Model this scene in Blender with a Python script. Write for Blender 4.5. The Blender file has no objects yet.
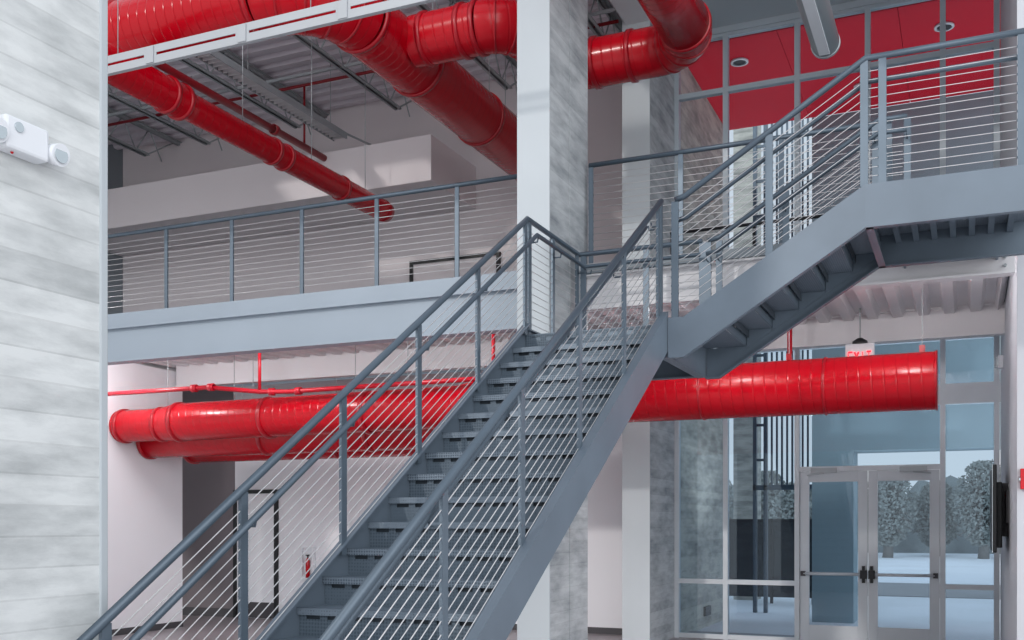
import bpy, math, random
from mathutils import Vector, Matrix
random.seed(7)
S = bpy.context.scene
COL = S.collection
PI = math.pi

# ------------------------------------------------------------------ materials
def new_mat(name):
    m = bpy.data.materials.new(name); m.use_nodes = True
    nt = m.node_tree; nt.nodes.clear()
    out = nt.nodes.new('ShaderNodeOutputMaterial')
    return m, nt, out
def N(nt, t, **k):
    n = nt.nodes.new(t)
    for a, b in k.items():
        if hasattr(n, a): setattr(n, a, b)
    return n
def srgb(r, g, b):
    f = lambda c: (c/255/12.92) if c/255 <= .04045 else ((c/255+.055)/1.055)**2.4
    return (f(r), f(g), f(b), 1)
def mul(c, k): return (c[0]*k, c[1]*k, c[2]*k, 1)

def paint(name, col, rough=.5, metal=0, var=.08, scale=3, bump=0.0, bscale=60, spec=.5):
    m, nt, out = new_mat(name)
    p = N(nt, 'ShaderNodeBsdfPrincipled')
    tc = N(nt, 'ShaderNodeTexCoord')
    no = N(nt, 'ShaderNodeTexNoise'); no.inputs['Scale'].default_value = scale; no.inputs['Detail'].default_value = 5
    nt.links.new(tc.outputs['Object'], no.inputs['Vector'])
    r = N(nt, 'ShaderNodeValToRGB')
    r.color_ramp.elements[0].position = .3; r.color_ramp.elements[1].position = .7
    r.color_ramp.elements[0].color = mul(col, 1-var); r.color_ramp.elements[1].color = mul(col, 1+var)
    nt.links.new(no.outputs['Fac'], r.inputs['Fac'])
    nt.links.new(r.outputs['Color'], p.inputs['Base Color'])
    p.inputs['Roughness'].default_value = rough; p.inputs['Metallic'].default_value = metal
    p.inputs['Specular IOR Level'].default_value = spec
    if bump:
        n2 = N(nt, 'ShaderNodeTexNoise'); n2.inputs['Scale'].default_value = bscale
        nt.links.new(tc.outputs['Object'], n2.inputs['Vector'])
        b = N(nt, 'ShaderNodeBump'); b.inputs['Strength'].default_value = bump; b.inputs['Distance'].default_value = .01
        nt.links.new(n2.outputs['Fac'], b.inputs['Height']); nt.links.new(b.outputs['Normal'], p.inputs['Normal'])
    nt.links.new(p.outputs['BSDF'], out.inputs['Surface'])
    return m

def duct_mat(name, col, rough=.28):
    # spiral seam duct: fine raised seams wind round the tube (uv.x = turn, uv.y = metres along)
    m, nt, out = new_mat(name)
    p = N(nt, 'ShaderNodeBsdfPrincipled')
    uv = N(nt, 'ShaderNodeUVMap'); uv.uv_map = 'UVMap'
    sx = N(nt, 'ShaderNodeSeparateXYZ'); nt.links.new(uv.outputs['UV'], sx.inputs[0])
    a = N(nt, 'ShaderNodeMath', operation='DIVIDE'); a.inputs[1].default_value = .13
    nt.links.new(sx.outputs['Y'], a.inputs[0])
    b = N(nt, 'ShaderNodeMath', operation='ADD'); nt.links.new(a.outputs[0], b.inputs[0]); nt.links.new(sx.outputs['X'], b.inputs[1])
    c = N(nt, 'ShaderNodeMath', operation='FRACT'); nt.links.new(b.outputs[0], c.inputs[0])
    r = N(nt, 'ShaderNodeValToRGB')
    e = r.color_ramp.elements
    e[0].position = 0; e[0].color = (1, 1, 1, 1)
    e[1].position = 1; e[1].color = (1, 1, 1, 1)
    x = e.new(.09); x.color = (0, 0, 0, 1)
    x = e.new(.91); x.color = (0, 0, 0, 1)
    nt.links.new(c.outputs[0], r.inputs['Fac'])
    bp = N(nt, 'ShaderNodeBump'); bp.inputs['Strength'].default_value = .35; bp.inputs['Distance'].default_value = .008
    nt.links.new(r.outputs['Color'], bp.inputs['Height']); nt.links.new(bp.outputs['Normal'], p.inputs['Normal'])
    mx = N(nt, 'ShaderNodeMixRGB'); mx.inputs['Color1'].default_value = col; mx.inputs['Color2'].default_value = mul(col, .84)
    nt.links.new(r.outputs['Color'], mx.inputs['Fac']); nt.links.new(mx.outputs['Color'], p.inputs['Base Color'])
    p.inputs['Roughness'].default_value = rough
    p.inputs['Specular IOR Level'].default_value = .32; p.inputs['Coat Weight'].default_value = .06; p.inputs['Coat Roughness'].default_value = .1
    nt.links.new(p.outputs['BSDF'], out.inputs['Surface'])
    return m

def concrete(name, light, dark, pitch=.14, tint=None):
    m, nt, out = new_mat(name)
    p = N(nt, 'ShaderNodeBsdfPrincipled'); p.inputs['Roughness'].default_value = .75
    tc = N(nt, 'ShaderNodeTexCoord')
    mp = N(nt, 'ShaderNodeMapping'); mp.inputs['Scale'].default_value = (1.3, 1.3, 5.0)
    nt.links.new(tc.outputs['Object'], mp.inputs['Vector'])
    n1 = N(nt, 'ShaderNodeTexNoise'); n1.inputs['Scale'].default_value = 1.6; n1.inputs['Detail'].default_value = 9; n1.inputs['Roughness'].default_value = .62
    nt.links.new(mp.outputs['Vector'], n1.inputs['Vector'])
    n2 = N(nt, 'ShaderNodeTexNoise'); n2.inputs['Scale'].default_value = .9; n2.inputs['Detail'].default_value = 4
    nt.links.new(tc.outputs['Object'], n2.inputs['Vector'])
    # board joints
    sp = N(nt, 'ShaderNodeSeparateXYZ'); nt.links.new(tc.outputs['Object'], sp.inputs[0])
    d = N(nt, 'ShaderNodeMath', operation='DIVIDE'); d.inputs[1].default_value = pitch; nt.links.new(sp.outputs['Z'], d.inputs[0])
    fr = N(nt, 'ShaderNodeMath', operation='FRACT'); nt.links.new(d.outputs[0], fr.inputs[0])
    lt = N(nt, 'ShaderNodeMath', operation='LESS_THAN'); lt.inputs[1].default_value = .06; nt.links.new(fr.outputs[0], lt.inputs[0])
    fl = N(nt, 'ShaderNodeMath', operation='FLOOR'); nt.links.new(d.outputs[0], fl.inputs[0])
    wn = N(nt, 'ShaderNodeTexWhiteNoise'); wn.noise_dimensions = '1D'; nt.links.new(fl.outputs[0], wn.inputs['W'])
    a1 = N(nt, 'ShaderNodeMath', operation='MULTIPLY'); a1.inputs[1].default_value = .16; nt.links.new(wn.outputs['Value'], a1.inputs[0])
    a2 = N(nt, 'ShaderNodeMath', operation='ADD'); nt.links.new(a1.outputs[0], a2.inputs[0]); nt.links.new(n1.outputs['Fac'], a2.inputs[1])
    a3 = N(nt, 'ShaderNodeMath', operation='MULTIPLY_ADD'); a3.inputs[1].default_value = .55; nt.links.new(n2.outputs['Fac'], a3.inputs[0]); nt.links.new(a2.outputs[0], a3.inputs[2])
    r = N(nt, 'ShaderNodeValToRGB')
    r.color_ramp.elements[0].position = .58; r.color_ramp.elements[1].position = .98
    r.color_ramp.elements[0].color = dark; r.color_ramp.elements[1].color = light
    nt.links.new(a3.outputs[0], r.inputs['Fac'])
    mx = N(nt, 'ShaderNodeMixRGB', blend_type='MULTIPLY'); mx.inputs['Color2'].default_value = (.88, .88, .88, 1)
    nt.links.new(lt.outputs[0], mx.inputs['Fac']); nt.links.new(r.outputs['Color'], mx.inputs['Color1'])
    nt.links.new(mx.outputs['Color'], p.inputs['Base Color'])
    b = N(nt, 'ShaderNodeBump'); b.inputs['Strength'].default_value = .35; b.inputs['Distance'].default_value = .02
    nt.links.new(a3.outputs[0], b.inputs['Height']); nt.links.new(b.outputs['Normal'], p.inputs['Normal'])
    nt.links.new(p.outputs['BSDF'], out.inputs['Surface'])
    return m

def perforated(name, col, hole, scale=26):
    m, nt, out = new_mat(name)
    p = N(nt, 'ShaderNodeBsdfPrincipled'); p.inputs['Roughness'].default_value = .5; p.inputs['Metallic'].default_value = .2
    tc = N(nt, 'ShaderNodeTexCoord')
    v = N(nt, 'ShaderNodeTexVoronoi'); v.inputs['Scale'].default_value = scale; v.inputs['Randomness'].default_value = .1
    nt.links.new(tc.outputs['Object'], v.inputs['Vector'])
    r = N(nt, 'ShaderNodeValToRGB'); r.color_ramp.elements[0].position = .3; r.color_ramp.elements[1].position = .42
    r.color_ramp.elements[0].color = hole; r.color_ramp.elements[1].color = col
    nt.links.new(v.outputs['Distance'], r.inputs['Fac']); nt.links.new(r.outputs['Color'], p.inputs['Base Color'])
    b = N(nt, 'ShaderNodeBump'); b.inputs['Strength'].default_value = .5; b.inputs['Distance'].default_value = .005
    nt.links.new(v.outputs['Distance'], b.inputs['Height']); nt.links.new(b.outputs['Normal'], p.inputs['Normal'])
    nt.links.new(p.outputs['BSDF'], out.inputs['Surface'])
    return m

def glass_mat(name, tint, refl=.16):
    m, nt, out = new_mat(name)
    t = N(nt, 'ShaderNodeBsdfTransparent'); t.inputs['Color'].default_value = tint
    g = N(nt, 'ShaderNodeBsdfGlossy'); g.inputs['Roughness'].default_value = .02; g.inputs['Color'].default_value = (.9, .95, 1, 1)
    lw = N(nt, 'ShaderNodeFresnel'); lw.inputs['IOR'].default_value = 1.5
    a = N(nt, 'ShaderNodeMath', operation='MULTIPLY_ADD'); a.inputs[1].default_value = .22; a.inputs[2].default_value = refl
    nt.links.new(lw.outputs[0], a.inputs[0])
    mx = N(nt, 'ShaderNodeMixShader'); nt.links.new(a.outputs[0], mx.inputs[0])
    nt.links.new(t.outputs[0], mx.inputs[1]); nt.links.new(g.outputs[0], mx.inputs[2])
    nt.links.new(mx.outputs[0], out.inputs['Surface'])
    return m
def emit(name, col, s):
    m, nt, out = new_mat(name)
    e = N(nt, 'ShaderNodeEmission'); e.inputs['Color'].default_value = col; e.inputs['Strength'].default_value = s
    nt.links.new(e.outputs[0], out.inputs['Surface']); return m

M = {}
M['steel'] = paint('steel_blue_grey', srgb(102, 115, 127), .42, .35, .1, 2.5)
M['rail'] = paint('rail_slate_paint', srgb(84, 97, 109), .38, .3, .06, 4)
M['stringer'] = paint('stringer_blue_grey', srgb(106, 118, 130), .42, .12, .1, 1.6)
M['cable'] = paint('stainless_cable', srgb(198, 197, 199), .35, .25, .04, 5)
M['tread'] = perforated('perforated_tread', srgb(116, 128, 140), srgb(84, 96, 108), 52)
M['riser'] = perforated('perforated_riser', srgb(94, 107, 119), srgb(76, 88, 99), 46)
M['red'] = duct_mat('red_spiral_duct', srgb(184, 0, 22), .24)
M['redring'] = paint('red_collar', srgb(168, 2, 24), .3, 0, .05, 5)
M['redpipe'] = paint('red_pipe', srgb(190, 8, 34), .35, 0, .05, 5)
M['reddark'] = paint('dark_red_pipe', srgb(140, 12, 26), .4, 0, .05, 5)
M['concrete'] = concrete('board_formed_concrete', srgb(224, 226, 225), srgb(176, 179, 179))
M['concrete_side'] = concrete('board_formed_concrete_dark', srgb(196, 200, 202), srgb(138, 143, 148), .12)
M['concrete_warm'] = concrete('weathered_concrete', srgb(196, 194, 184), srgb(128, 128, 124), .12)
M['white'] = paint('white_wall_paint', srgb(236, 235, 239), .7, 0, .012, .8)
M['pillarwhite'] = paint('white_plaster', srgb(186, 192, 196), .65, 0, .03, 1.2)
M['cream'] = paint('cream_paint', srgb(228, 220, 222), .7, 0, .02, .8)
M['grey'] = paint('grey_paint', srgb(130, 138, 144), .6, 0, .03, 1)
M['ceilgrey'] = paint('ceiling_grey', srgb(186, 194, 198), .6, 0, .02, 1)
M['fascia'] = paint('fascia_pale_blue_grey', srgb(152, 163, 174), .5, .1, .04, 1)
M['beamwhite'] = paint('white_beam_paint', srgb(222, 220, 222), .55, 0, .03, 1)
M['deck'] = paint('deck_lilac_white', srgb(222, 215, 222), .6, 0, .04, 1)
M['deckwhite'] = paint('deck_white', srgb(226, 224, 226), .55, 0, .04, 1.5)
M['channel'] = paint('channel_white', srgb(172, 175, 179), .5, 0, .03, 1.5)
M['joist'] = paint('joist_grey', srgb(168, 173, 176), .5, .1, .06, 3)
M['alu'] = paint('window_aluminium', srgb(208, 213, 218), .4, .15, .03, 3)
M['alugrey'] = paint('window_grey_aluminium', srgb(192, 201, 208), .4, .1, .03, 3)
M['glass'] = glass_mat('window_glass', (.84, .88, .91, 1), .0)
M['glasslow'] = glass_mat('window_glass_blue', (.74, .82, .88, 1), .03)
M['panlip'] = paint('dark_pan_lip', srgb(58, 67, 76), .6, .1, .05, 3)
M['wallright'] = paint('pale_side_wall', srgb(192, 194, 200), .6, 0, .02, 1)
M['black'] = paint('black_metal', srgb(28, 29, 32), .4, .2, .05, 5)
M['darkbase'] = paint('dark_baseboard', srgb(70, 68, 72), .6, 0, .05, 3)
M['recess_shade'] = paint('shaded_recess_wall', srgb(120, 112, 116), .7, 0, .03, 1)  # shadow in the recess, painted into the wall colour
M['floorlight'] = paint('pale_bounce_floor', srgb(205, 200, 202), .35, 0, .05, .8)  # mostly unseen floor, kept pale to bounce light under the mezzanine
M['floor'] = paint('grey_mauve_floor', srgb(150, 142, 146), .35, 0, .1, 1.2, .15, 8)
M['plastic'] = paint('white_plastic', srgb(232, 234, 238), .35, 0, .01, 3)
M['lens'] = paint('lamp_lens', srgb(190, 200, 205), .15, .3, .02, 8)
M['soffit'] = paint('red_soffit', srgb(214, 8, 44), .6, 0, .04, 1)
M['slate'] = paint('slate_grey_cladding', srgb(144, 163, 170), .7, 0, .05, .7)
M['snow'] = paint('snowy_ground', srgb(226, 232, 238), .8, 0, .08, .35, .4, 1)
M['asphalt'] = paint('wet_asphalt', srgb(120, 124, 128), .5, 0, .2, .5)
M['bark'] = paint('bark', srgb(110, 108, 106), .9, 0, .15, 6)
M['leaf'] = paint('winter_twigs', srgb(128, 134, 132), .9, 0, .25, 1.2, .8, 5)
M['bankleaf'] = paint('bank_twigs', srgb(112, 120, 122), .9, 0, .25, .8, .8, 3)
M['mesh'] = paint('dark_screen', srgb(40, 44, 48), .5, .2, .25, 14)
M['chrome'] = paint('chrome', srgb(190, 194, 198), .2, .9, .02, 5)
M['exitred'] = emit('exit_red', (1, .02, .03, 1), 3)
M['fixture'] = paint('fixture_grey', srgb(168, 174, 178), .35, .3, .04, 3)
M['redgloss'] = paint('glossy_red', srgb(196, 16, 30), .25, 0, .02, 3)

# ------------------------------------------------------------------ mesh builder
class MB:
    def __init__(s): s.v = []; s.f = []; s.uv = []; s.sm = []
    def face(s, idx, uv=None, sm=False):
        s.f.append(tuple(idx)); s.uv.append(uv); s.sm.append(sm)
    def box(s, x0, x1, y0, y1, z0, z1):
        x0, x1 = sorted((x0, x1)); y0, y1 = sorted((y0, y1)); z0, z1 = sorted((z0, z1))
        b = len(s.v)
        s.v += [(x, y, z) for z in (z0, z1) for y in (y0, y1) for x in (x0, x1)]
        for q in ((0,2,3,1),(4,5,7,6),(0,1,5,4),(2,6,7,3),(0,4,6,2),(1,3,7,5)): s.face([b+i for i in q])
        return s
    def obox(s, c, ax, ay, az, hx, hy, hz):
        c = Vector(c); b = len(s.v)
        for k in (-1, 1):
            for j in (-1, 1):
                for i in (-1, 1): s.v.append(tuple(c + ax*i*hx + ay*j*hy + az*k*hz))
        for q in ((0,2,3,1),(4,5,7,6),(0,1,5,4),(2,6,7,3),(0,4,6,2),(1,3,7,5)): s.face([b+i for i in q])
        return s
    def bar(s, p0, p1, w, h):
        p0 = Vector(p0); p1 = Vector(p1); d = (p1-p0); L = d.length; d.normalize()
        up = Vector((0,0,1)) if abs(d.z) < .99 else Vector((0,1,0))
        sd = d.cross(up).normalized(); u2 = sd.cross(d)
        return s.obox((p0+p1)/2, d, sd, u2, L/2, w/2, h/2)
    def strip_prism(s, top, bot, axis, a, b):
        # side plate: top/bottom polylines [(s,z)], extruded along axis ('x': plate in the yz plane) from a to b
        n = len(top); base = len(s.v)
        for q in (a, b):
            for (t, z) in list(top)+list(bot):
                s.v.append((q, t, z) if axis == 'x' else (t, q, z))
        T = lambda k, i: base + k*2*n + i
        B = lambda k, i: base + k*2*n + n + i
        for i in range(n-1):
            s.face((T(0,i), T(0,i+1), B(0,i+1), B(0,i))); s.face((T(1,i+1), T(1,i), B(1,i), B(1,i+1)))
            s.face((T(0,i+1), T(0,i), T(1,i), T(1,i+1))); s.face((B(0,i), B(0,i+1), B(1,i+1), B(1,i)))
        s.face((T(0,0), B(0,0), B(1,0), T(1,0))); s.face((B(0,n-1), T(0,n-1), T(1,n-1), B(1,n-1)))
        return s
    def sweep(s, pts, r, n=12, caps=True, smooth=True, flat_along=False, radii=None):
        pts = [Vector(p) for p in pts]
        m = len(pts); dirs = []
        for i in range(m):
            if i == 0: d = pts[1]-pts[0]
            elif i == m-1: d = pts[-1]-pts[-2]
            else: d = (pts[i]-pts[i-1]).normalized() + (pts[i+1]-pts[i]).normalized()
            dirs.append(d.normalized())
        d0 = dirs[0]
        ref = Vector((0,0,1)) if abs(d0.z) < .95 else Vector((1,0,0))
        a = d0.cross(ref).normalized(); b = a.cross(d0).normalized()
        rings = []; L = 0
        for i in range(m):
            if i:
                q = dirs[i-1].rotation_difference(dirs[i]); a = q @ a; b = q @ b
                L += (pts[i]-pts[i-1]).length
            # mitre stretch
            k = 1.0; bend = None
            if 0 < i < m-1:
                s1 = (pts[i]-pts[i-1]).normalized(); c = max(.3, s1.dot(dirs[i])); k = 1/c
                bn = s1 - dirs[i]*s1.dot(dirs[i])
                bend = bn.normalized() if bn.length > 1e-6 else None
            rr = radii[i] if radii else r
            base = len(s.v)
            for j in range(n):
                th = 2*PI*j/n
                o = a*math.cos(th)*rr + b*math.sin(th)*rr
                if bend is not None: o = o + bend*o.dot(bend)*(k-1)
                s.v.append(tuple(pts[i]+o))
            rings.append((base, L))
        for i in range(m-1):
            b0, l0 = rings[i]; b1, l1 = rings[i+1]
            for j in range(n):
                k = (j+1) % n
                s.face((b0+j, b0+k, b1+k, b1+j), [(j/n, l0), ((j+1)/n, l0), ((j+1)/n, l1), (j/n, l1)], smooth)
        if caps:
            s.face([rings[0][0]+j for j in range(n)][::-1]); s.face([rings[-1][0]+j for j in range(n)])
        return s
    def tube(s, p0, p1, r, n=10, caps=True): return s.sweep([p0, p1], r, n, caps)
    def ring(s, c, d, r, w=.03, t=.015, n=32):
        # raised band round a tube
        c = Vector(c); d = Vector(d).normalized()
        return s.sweep([c-d*w/2, c-d*w/2+d*.001, c+d*w/2-d*.001, c+d*w/2], r, n, False, True, radii=[r*.97, r+t, r+t, r*.97])
    def sphere(s, c, r, n=14, m=8, sc=(1,1,1)):
        base = len(s.v); c = Vector(c)
        for i in range(m+1):
            ph = PI*i/m
            for j in range(n):
                th = 2*PI*j/n
                s.v.append((c.x+r*sc[0]*math.sin(ph)*math.cos(th), c.y+r*sc[1]*math.sin(ph)*math.sin(th), c.z+r*sc[2]*math.cos(ph)))
        for i in range(m):
            for j in range(n):
                k = (j+1) % n
                s.face((base+i*n+j, base+(i+1)*n+j, base+(i+1)*n+k, base+i*n+k), None, True)
        return s
    def build(s, name, mat, parent=None, bevel=0):
        me = bpy.data.meshes.new(name)
        if parent is not None: off = Vector(parent['_o']) if '_o' in parent else Vector((0,0,0))
        else:
            xs = [v[0] for v in s.v]; ys = [v[1] for v in s.v]; zs = [v[2] for v in s.v]
            off = Vector(((min(xs)+max(xs))/2, (min(ys)+max(ys))/2, min(zs)))
        me.from_pydata([tuple(Vector(v)-off) for v in s.v], [], s.f)
        if any(u is not None for u in s.uv):
            l = me.uv_layers.new(name='UVMap')
            for p, u in zip(me.polygons, s.uv):
                if u:
                    for li, c in zip(p.loop_indices, u): l.data[li].uv = c
        for p, q in zip(me.polygons, s.sm): p.use_smooth = q
        me.validate(); me.update()
        me.materials.append(mat)
        o = bpy.data.objects.new(name, me); COL.objects.link(o)
        if parent is not None:
            o.parent = parent
            if parent.type == 'MESH' : off2 = off
        else: o.location = off
        o['_o'] = tuple(off)
        if bevel:
            b = o.modifiers.new('bevel', 'BEVEL'); b.width = bevel; b.segments = 2; b.limit_method = 'ANGLE'
        return o
def tag(o, label=None, cat=None, group=None, kind=None):
    if label: o['label'] = label
    if cat: o['category'] = cat
    if group: o['group'] = group
    if kind: o['kind'] = kind
    return o
def thing(name, loc, label, cat, group=None, kind=None):
    o = bpy.data.objects.new(name, None); COL.objects.link(o); o.location = loc
    o.empty_display_size = .1
    o['_o'] = tuple(loc)
    return tag(o, label, cat, group, kind)
def struct(o, label, cat): return tag(o, label, cat, None, 'structure')

# =================================================================== key dimensions (metres)
EYE = 1.74
XL, XR = -3.73, -2.46          # first flight, left / right guard planes
Y1, Z1 = 8.85, 3.50            # top nosing of first flight, landing level
TAN = .639
RISE = Z1/20; RUN = RISE/TAN
YB = Y1 - 19*RUN               # first riser
YLB = 10.25                    # back of the landing
X2A, X2B, Z2 = -2.25, -.75, 4.45
ZM = 4.55                      # mezzanine floor
YM = 10.55                     # mezzanine edge
YW = 15.6                      # window wall / lower back wall
YU = 16.6                      # upper back wall
XW = .43                       # right hand wall
ZC = 9.6                       # roof deck

# =================================================================== setting
struct(MB().box(-17, 6, -4, 10.9, -.2, 0).build('floor', M['floorlight']), 'polished hall floor under the staircase, made pale to bounce light', 'floor')
struct(MB().box(-17, 6, 10.9, YU, -.2, 0).build('floor_rear', M['floor']), 'grey mauve floor under the mezzanine', 'floor')
struct(MB().box(-60, 60, 16.65, 120, -.2, -.04).build('ground', M['snow']), 'pale snowy ground outside the glass doors', 'ground')
struct(MB().box(-30, 40, 27, 33, -.1, -.02).build('road', M['asphalt']), 'grey wet road strip beyond the snowy ground', 'road')
# lower walls
struct(MB().box(-12.45, -12.15, YM+.15, 13.8, 0, 4.3).build('wall_left', M['white']), 'bright white wall stub under the mezzanine beside the near concrete column', 'wall')
struct(MB().box(-12.49, -4.47, YW, YW+.2, 0, 4.3).build('wall_back', M['white']), 'white lower back wall behind the staircase', 'wall')
struct(MB().box(-16.5, -16.3, YM+.2, YW, 0, 4.3).build('wall_recess', M['grey']), 'grey end wall of the recess under the mezzanine', 'wall')
struct(MB().box(-16.5, -12.5, YW, YW+.2, 0, 4.3).build('wall_recess_back', M['recess_shade']), 'recess wall left of the black framed door, its shade painted in dark grey', 'wall')
# upper walls
struct(MB().box(-16.2, -4.55, YU, YU+.2, ZM, ZC+.3).build('wall_upper_back', M['cream']), 'cream upper back wall behind the mezzanine railing', 'wall')
struct(MB().box(-16.4, -16.2, 3, YU, ZM, ZC+.3).build('wall_upper_left', M['grey']), 'grey upper end wall at the far left', 'wall')  # run forward out of view to keep the left end dark
struct(MB().box(XW, XW+1.6, YM+.1, YW+.2, 0, ZC).build('wall_right', M['wallright']), 'pale wall at the right edge that carries the screen', 'wall')
struct(MB().box(-12.15, -12.13, YM+.2, 13.8, 0, .1).build('baseboard_left', M['darkbase']), 'dark baseboard at the foot of the white wall stub', 'baseboard')
b = MB().box(-16.3, -12.5, YW-.02, YW, 0, .16).box(-11.45, -4.47, YW-.02, YW, 0, .1)
struct(b.build('baseboard_back', M['darkbase']), 'dark baseboard along the lower back wall', 'baseboard')

# bulkhead box in front of the upper back wall
struct(MB().box(-16.2, -7.98, 14.9, YU, 7.34, 8.09).build('trim_1', M['cream'], bevel=.01), 'boxed cream bulkhead along the upper back wall', 'bulkhead')

# mezzanine slab, fascia and beams
struct(MB().box(-16.2, XW, YM+.02, YU, ZM-.1, ZM).build('floor_mezzanine', M['grey']), 'mezzanine floor slab', 'floor')
f = MB().box(-16.2, -3.83, YM-.02, YM+.06, 4.37, ZM).box(-16.2, -3.83, YM-.07, YM+.06, 4.34, 4.37).box(-16.2, -3.83, YM-.0, YM+.06, 3.93, 4.34).box(-16.2, -3.83, YM-.06, YM+.14, 3.9, 3.93)
struct(f.build('trim_2', M['fascia']), 'pale blue grey steel edge beam of the mezzanine', 'edge beam')
def ibeam_x(x0, x1, y, z0, z1, mat, name, fl=.12, stiff=()):
    b = MB().box(x0, x1, y-.006, y+.006, z0+.02, z1-.02).box(x0, x1, y-fl/2, y+fl/2, z0, z0+.02).box(x0, x1, y-fl/2, y+fl/2, z1-.02, z1)
    for q in stiff: b.box(q-.01, q+.01, y-fl/2+.005, y+fl/2-.005, z0+.02, z1-.02)
    return b.build(name, mat)
t = thing('steel_beam', (-1.7, YM+.12, 4.06), 'white steel beam under the mezzanine edge, right of the concrete pillar', 'beam')
b = MB().box(-3.78, XW-.02, YM+.1, YM+.12, 4.08, 4.44).box(-3.78, XW-.02, YM+.04, YM+.2, 4.06, 4.08).box(-3.78, XW-.02, YM+.04, YM+.2, 4.425, 4.445)
b.build('web', M['beamwhite'], t)
b = MB()
for k in range(4): b.tube((XW-.1, YM+.06, 4.14+k*.08), (XW-.1, YM+.12, 4.14+k*.08), .014, 8)
b.build('bolts', M['joist'], t)
tag(ibeam_x(-4.3, XW, 14.0, 4.06, 4.44, M['beamwhite'], 'steel_beam', .14), 'white steel beam across the storefront above the hanging exit sign', 'beam')
tag(ibeam_x(-12.1, -4.5, 13.6, 4.02, 4.44, M['beamwhite'], 'steel_beam', .14), 'white steel beam above the red sprinkler line under the left mezzanine', 'beam')

def corrugated(x0, x1, y0, y1, z, name, mat, pitch=.3, h=.07, along='y'):
    b = MB(); pts = []
    a0, a1 = (x0, x1) if along == 'y' else (y0, y1)
    a = a0
    while a < a1-1e-6:
        for (q, zz) in ((0, z+h), (pitch*.38, z+h), (pitch*.5, z), (pitch*.88, z)):
            if a+q <= a1: pts.append((a+q, zz))
        a += pitch
    pts.append((a1, z+h))
    c0, c1 = (y0, y1) if along == 'y' else (x0, x1)
    for (p, zz) in pts:
        for c in (c0, c1): b.v.append((p, c, zz) if along == 'y' else (c, p, zz))
    for i in range(len(pts)-1): b.face((2*i, 2*i+1, 2*i+3, 2*i+2))
    return b.build(name, mat)
struct(corrugated(-16, XW-.01, YM+.22, YW-.02, 4.36, 'ceiling_lower', M['deckwhite'], .3, .08), 'white corrugated deck underside of the mezzanine', 'ceiling')
struct(corrugated(-16.2, -4.2, 10.5, YU, ZC-.06, 'ceiling_upper', M['deck'], .3, .06, 'x'), 'lilac grey corrugated roof deck over the joists', 'ceiling')
struct(MB().box(-16.2, XW+1.6, 10.5, YU+.2, ZC+.05, ZC+.2).box(-16.2, -12.8, 3, 10.5, ZC+.05, ZC+.2).build('ceiling_roof', M['grey']), 'roof slab above the hall, with an unseen strip added to shade the far left', 'roof')  # forward strip at far left is unseen, added to darken that end
struct(MB().box(-3.78, XW, 10.5, YW+.1, 9.22, 9.3).build('ceiling_soffit', M['ceilgrey']), 'flat grey ceiling above the upper windows', 'ceiling')

# =================================================================== concrete pillars
def pillar(x0, x1, y0, y1, z1, label, side=M['concrete_side'], front=M['pillarwhite'], joint=None):
    t = thing('concrete_pillar', ((x0+x1)/2, (y0+y1)/2, 0), label, 'pillar')
    b = MB()
    if joint: b.box(x0, x1, y0, joint-.012, 0, z1).box(x0, x1-.015, joint-.012, joint+.012, 0, z1).box(x0, x1, joint+.012, y1, 0, z1)
    else: b.box(x0, x1, y0, y1, 0, z1)
    b.build('concrete_shaft', side, t, bevel=0)
    o = MB().box(x0-.004, x1+.002, y0-.02, y0-.001, 0, z1).build('painted_front_face', front, t)
    return t
pillar(-4.145, -3.8, 9.6, 10.72, 9.5, 'board-formed concrete pillar with a white front face beside the stair landing', joint=10.16)
pillar(-4.5, -4.1, 14.2, YW-.03, 9.5, 'far concrete pillar with pale front face against the left end of the storefront')
t = thing('concrete_pillar', (-4.1, 3.2, 0), 'big near board-formed concrete pillar at the left edge carrying the emergency light', 'pillar')
MB().box(-4.4, -3.83, 2.2, 3.815, 0, 9).build('concrete_shaft', M['concrete'], t)
MB().box(-4.0, -3.822, 3.772, 3.822, 0, 9).build('corner_strip', M['pillarwhite'], t, bevel=.008)
tag(MB().box(-4.5, -4.12, YW+.3, 19.4, -.1, 9.15).build('concrete_fin_wall', M['concrete_warm']), 'weathered concrete fin wall outside the leftmost window panes', 'wall')
# white girder over the pillars
tag(MB().box(-4.45, -3.95, 10.8, YW, 8.86, 9.28).build('roof_girder', M['beamwhite'], bevel=.01), 'white boxed roof girder behind the red duct right of the tall pillar', 'beam')

# =================================================================== windows and doors
def window(name, y, xs, zs, z0, z1, matf, glass, label, w=.07, extra=None, sides=True):
    t = thing(name, ((xs[0]+xs[-1])/2, y, z0), label, 'window', None, 'structure')
    b = MB()
    for x in (xs if sides else xs[1:-1]): b.box(x-w/2, x+w/2, y-.06, y+.06, z0, z1)
    for z in zs: b.box(xs[0]+w/2, xs[-1]-w/2, y-.05, y+.05, z-w/2, z+w/2)
    if extra: extra(b)
    b.build('window_frame', matf, t)
    zz = sorted(zs)
    for i in range(len(xs)-1):
        for k in range(len(zz)-1):
            MB().box(xs[i]+w/2, xs[i+1]-w/2, y-.006, y+.006, zz[k]+w/2, zz[k+1]-w/2).build('glass_pane', glass, t)
    return t
window('window_1', YW, [-4.07, -3.32, -2.27], [.04, .87, 3.54, 4.33], 0, 4.36, M['alu'], M['glasslow'], 'white framed storefront window panes left of the double doors')
window('window_2', YW, [-.30, .38], [.04, .87, 3.54, 4.33], 0, 4.36, M['alu'], M['glasslow'], 'tall narrow window right of the double doors behind the wall screen')
window('window_3', YW, [-2.27, -.30], [2.54, 3.54, 4.33], 2.5, 4.36, M['alu'], M['glasslow'], 'transom window above the double glass doors', sides=False)
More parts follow.
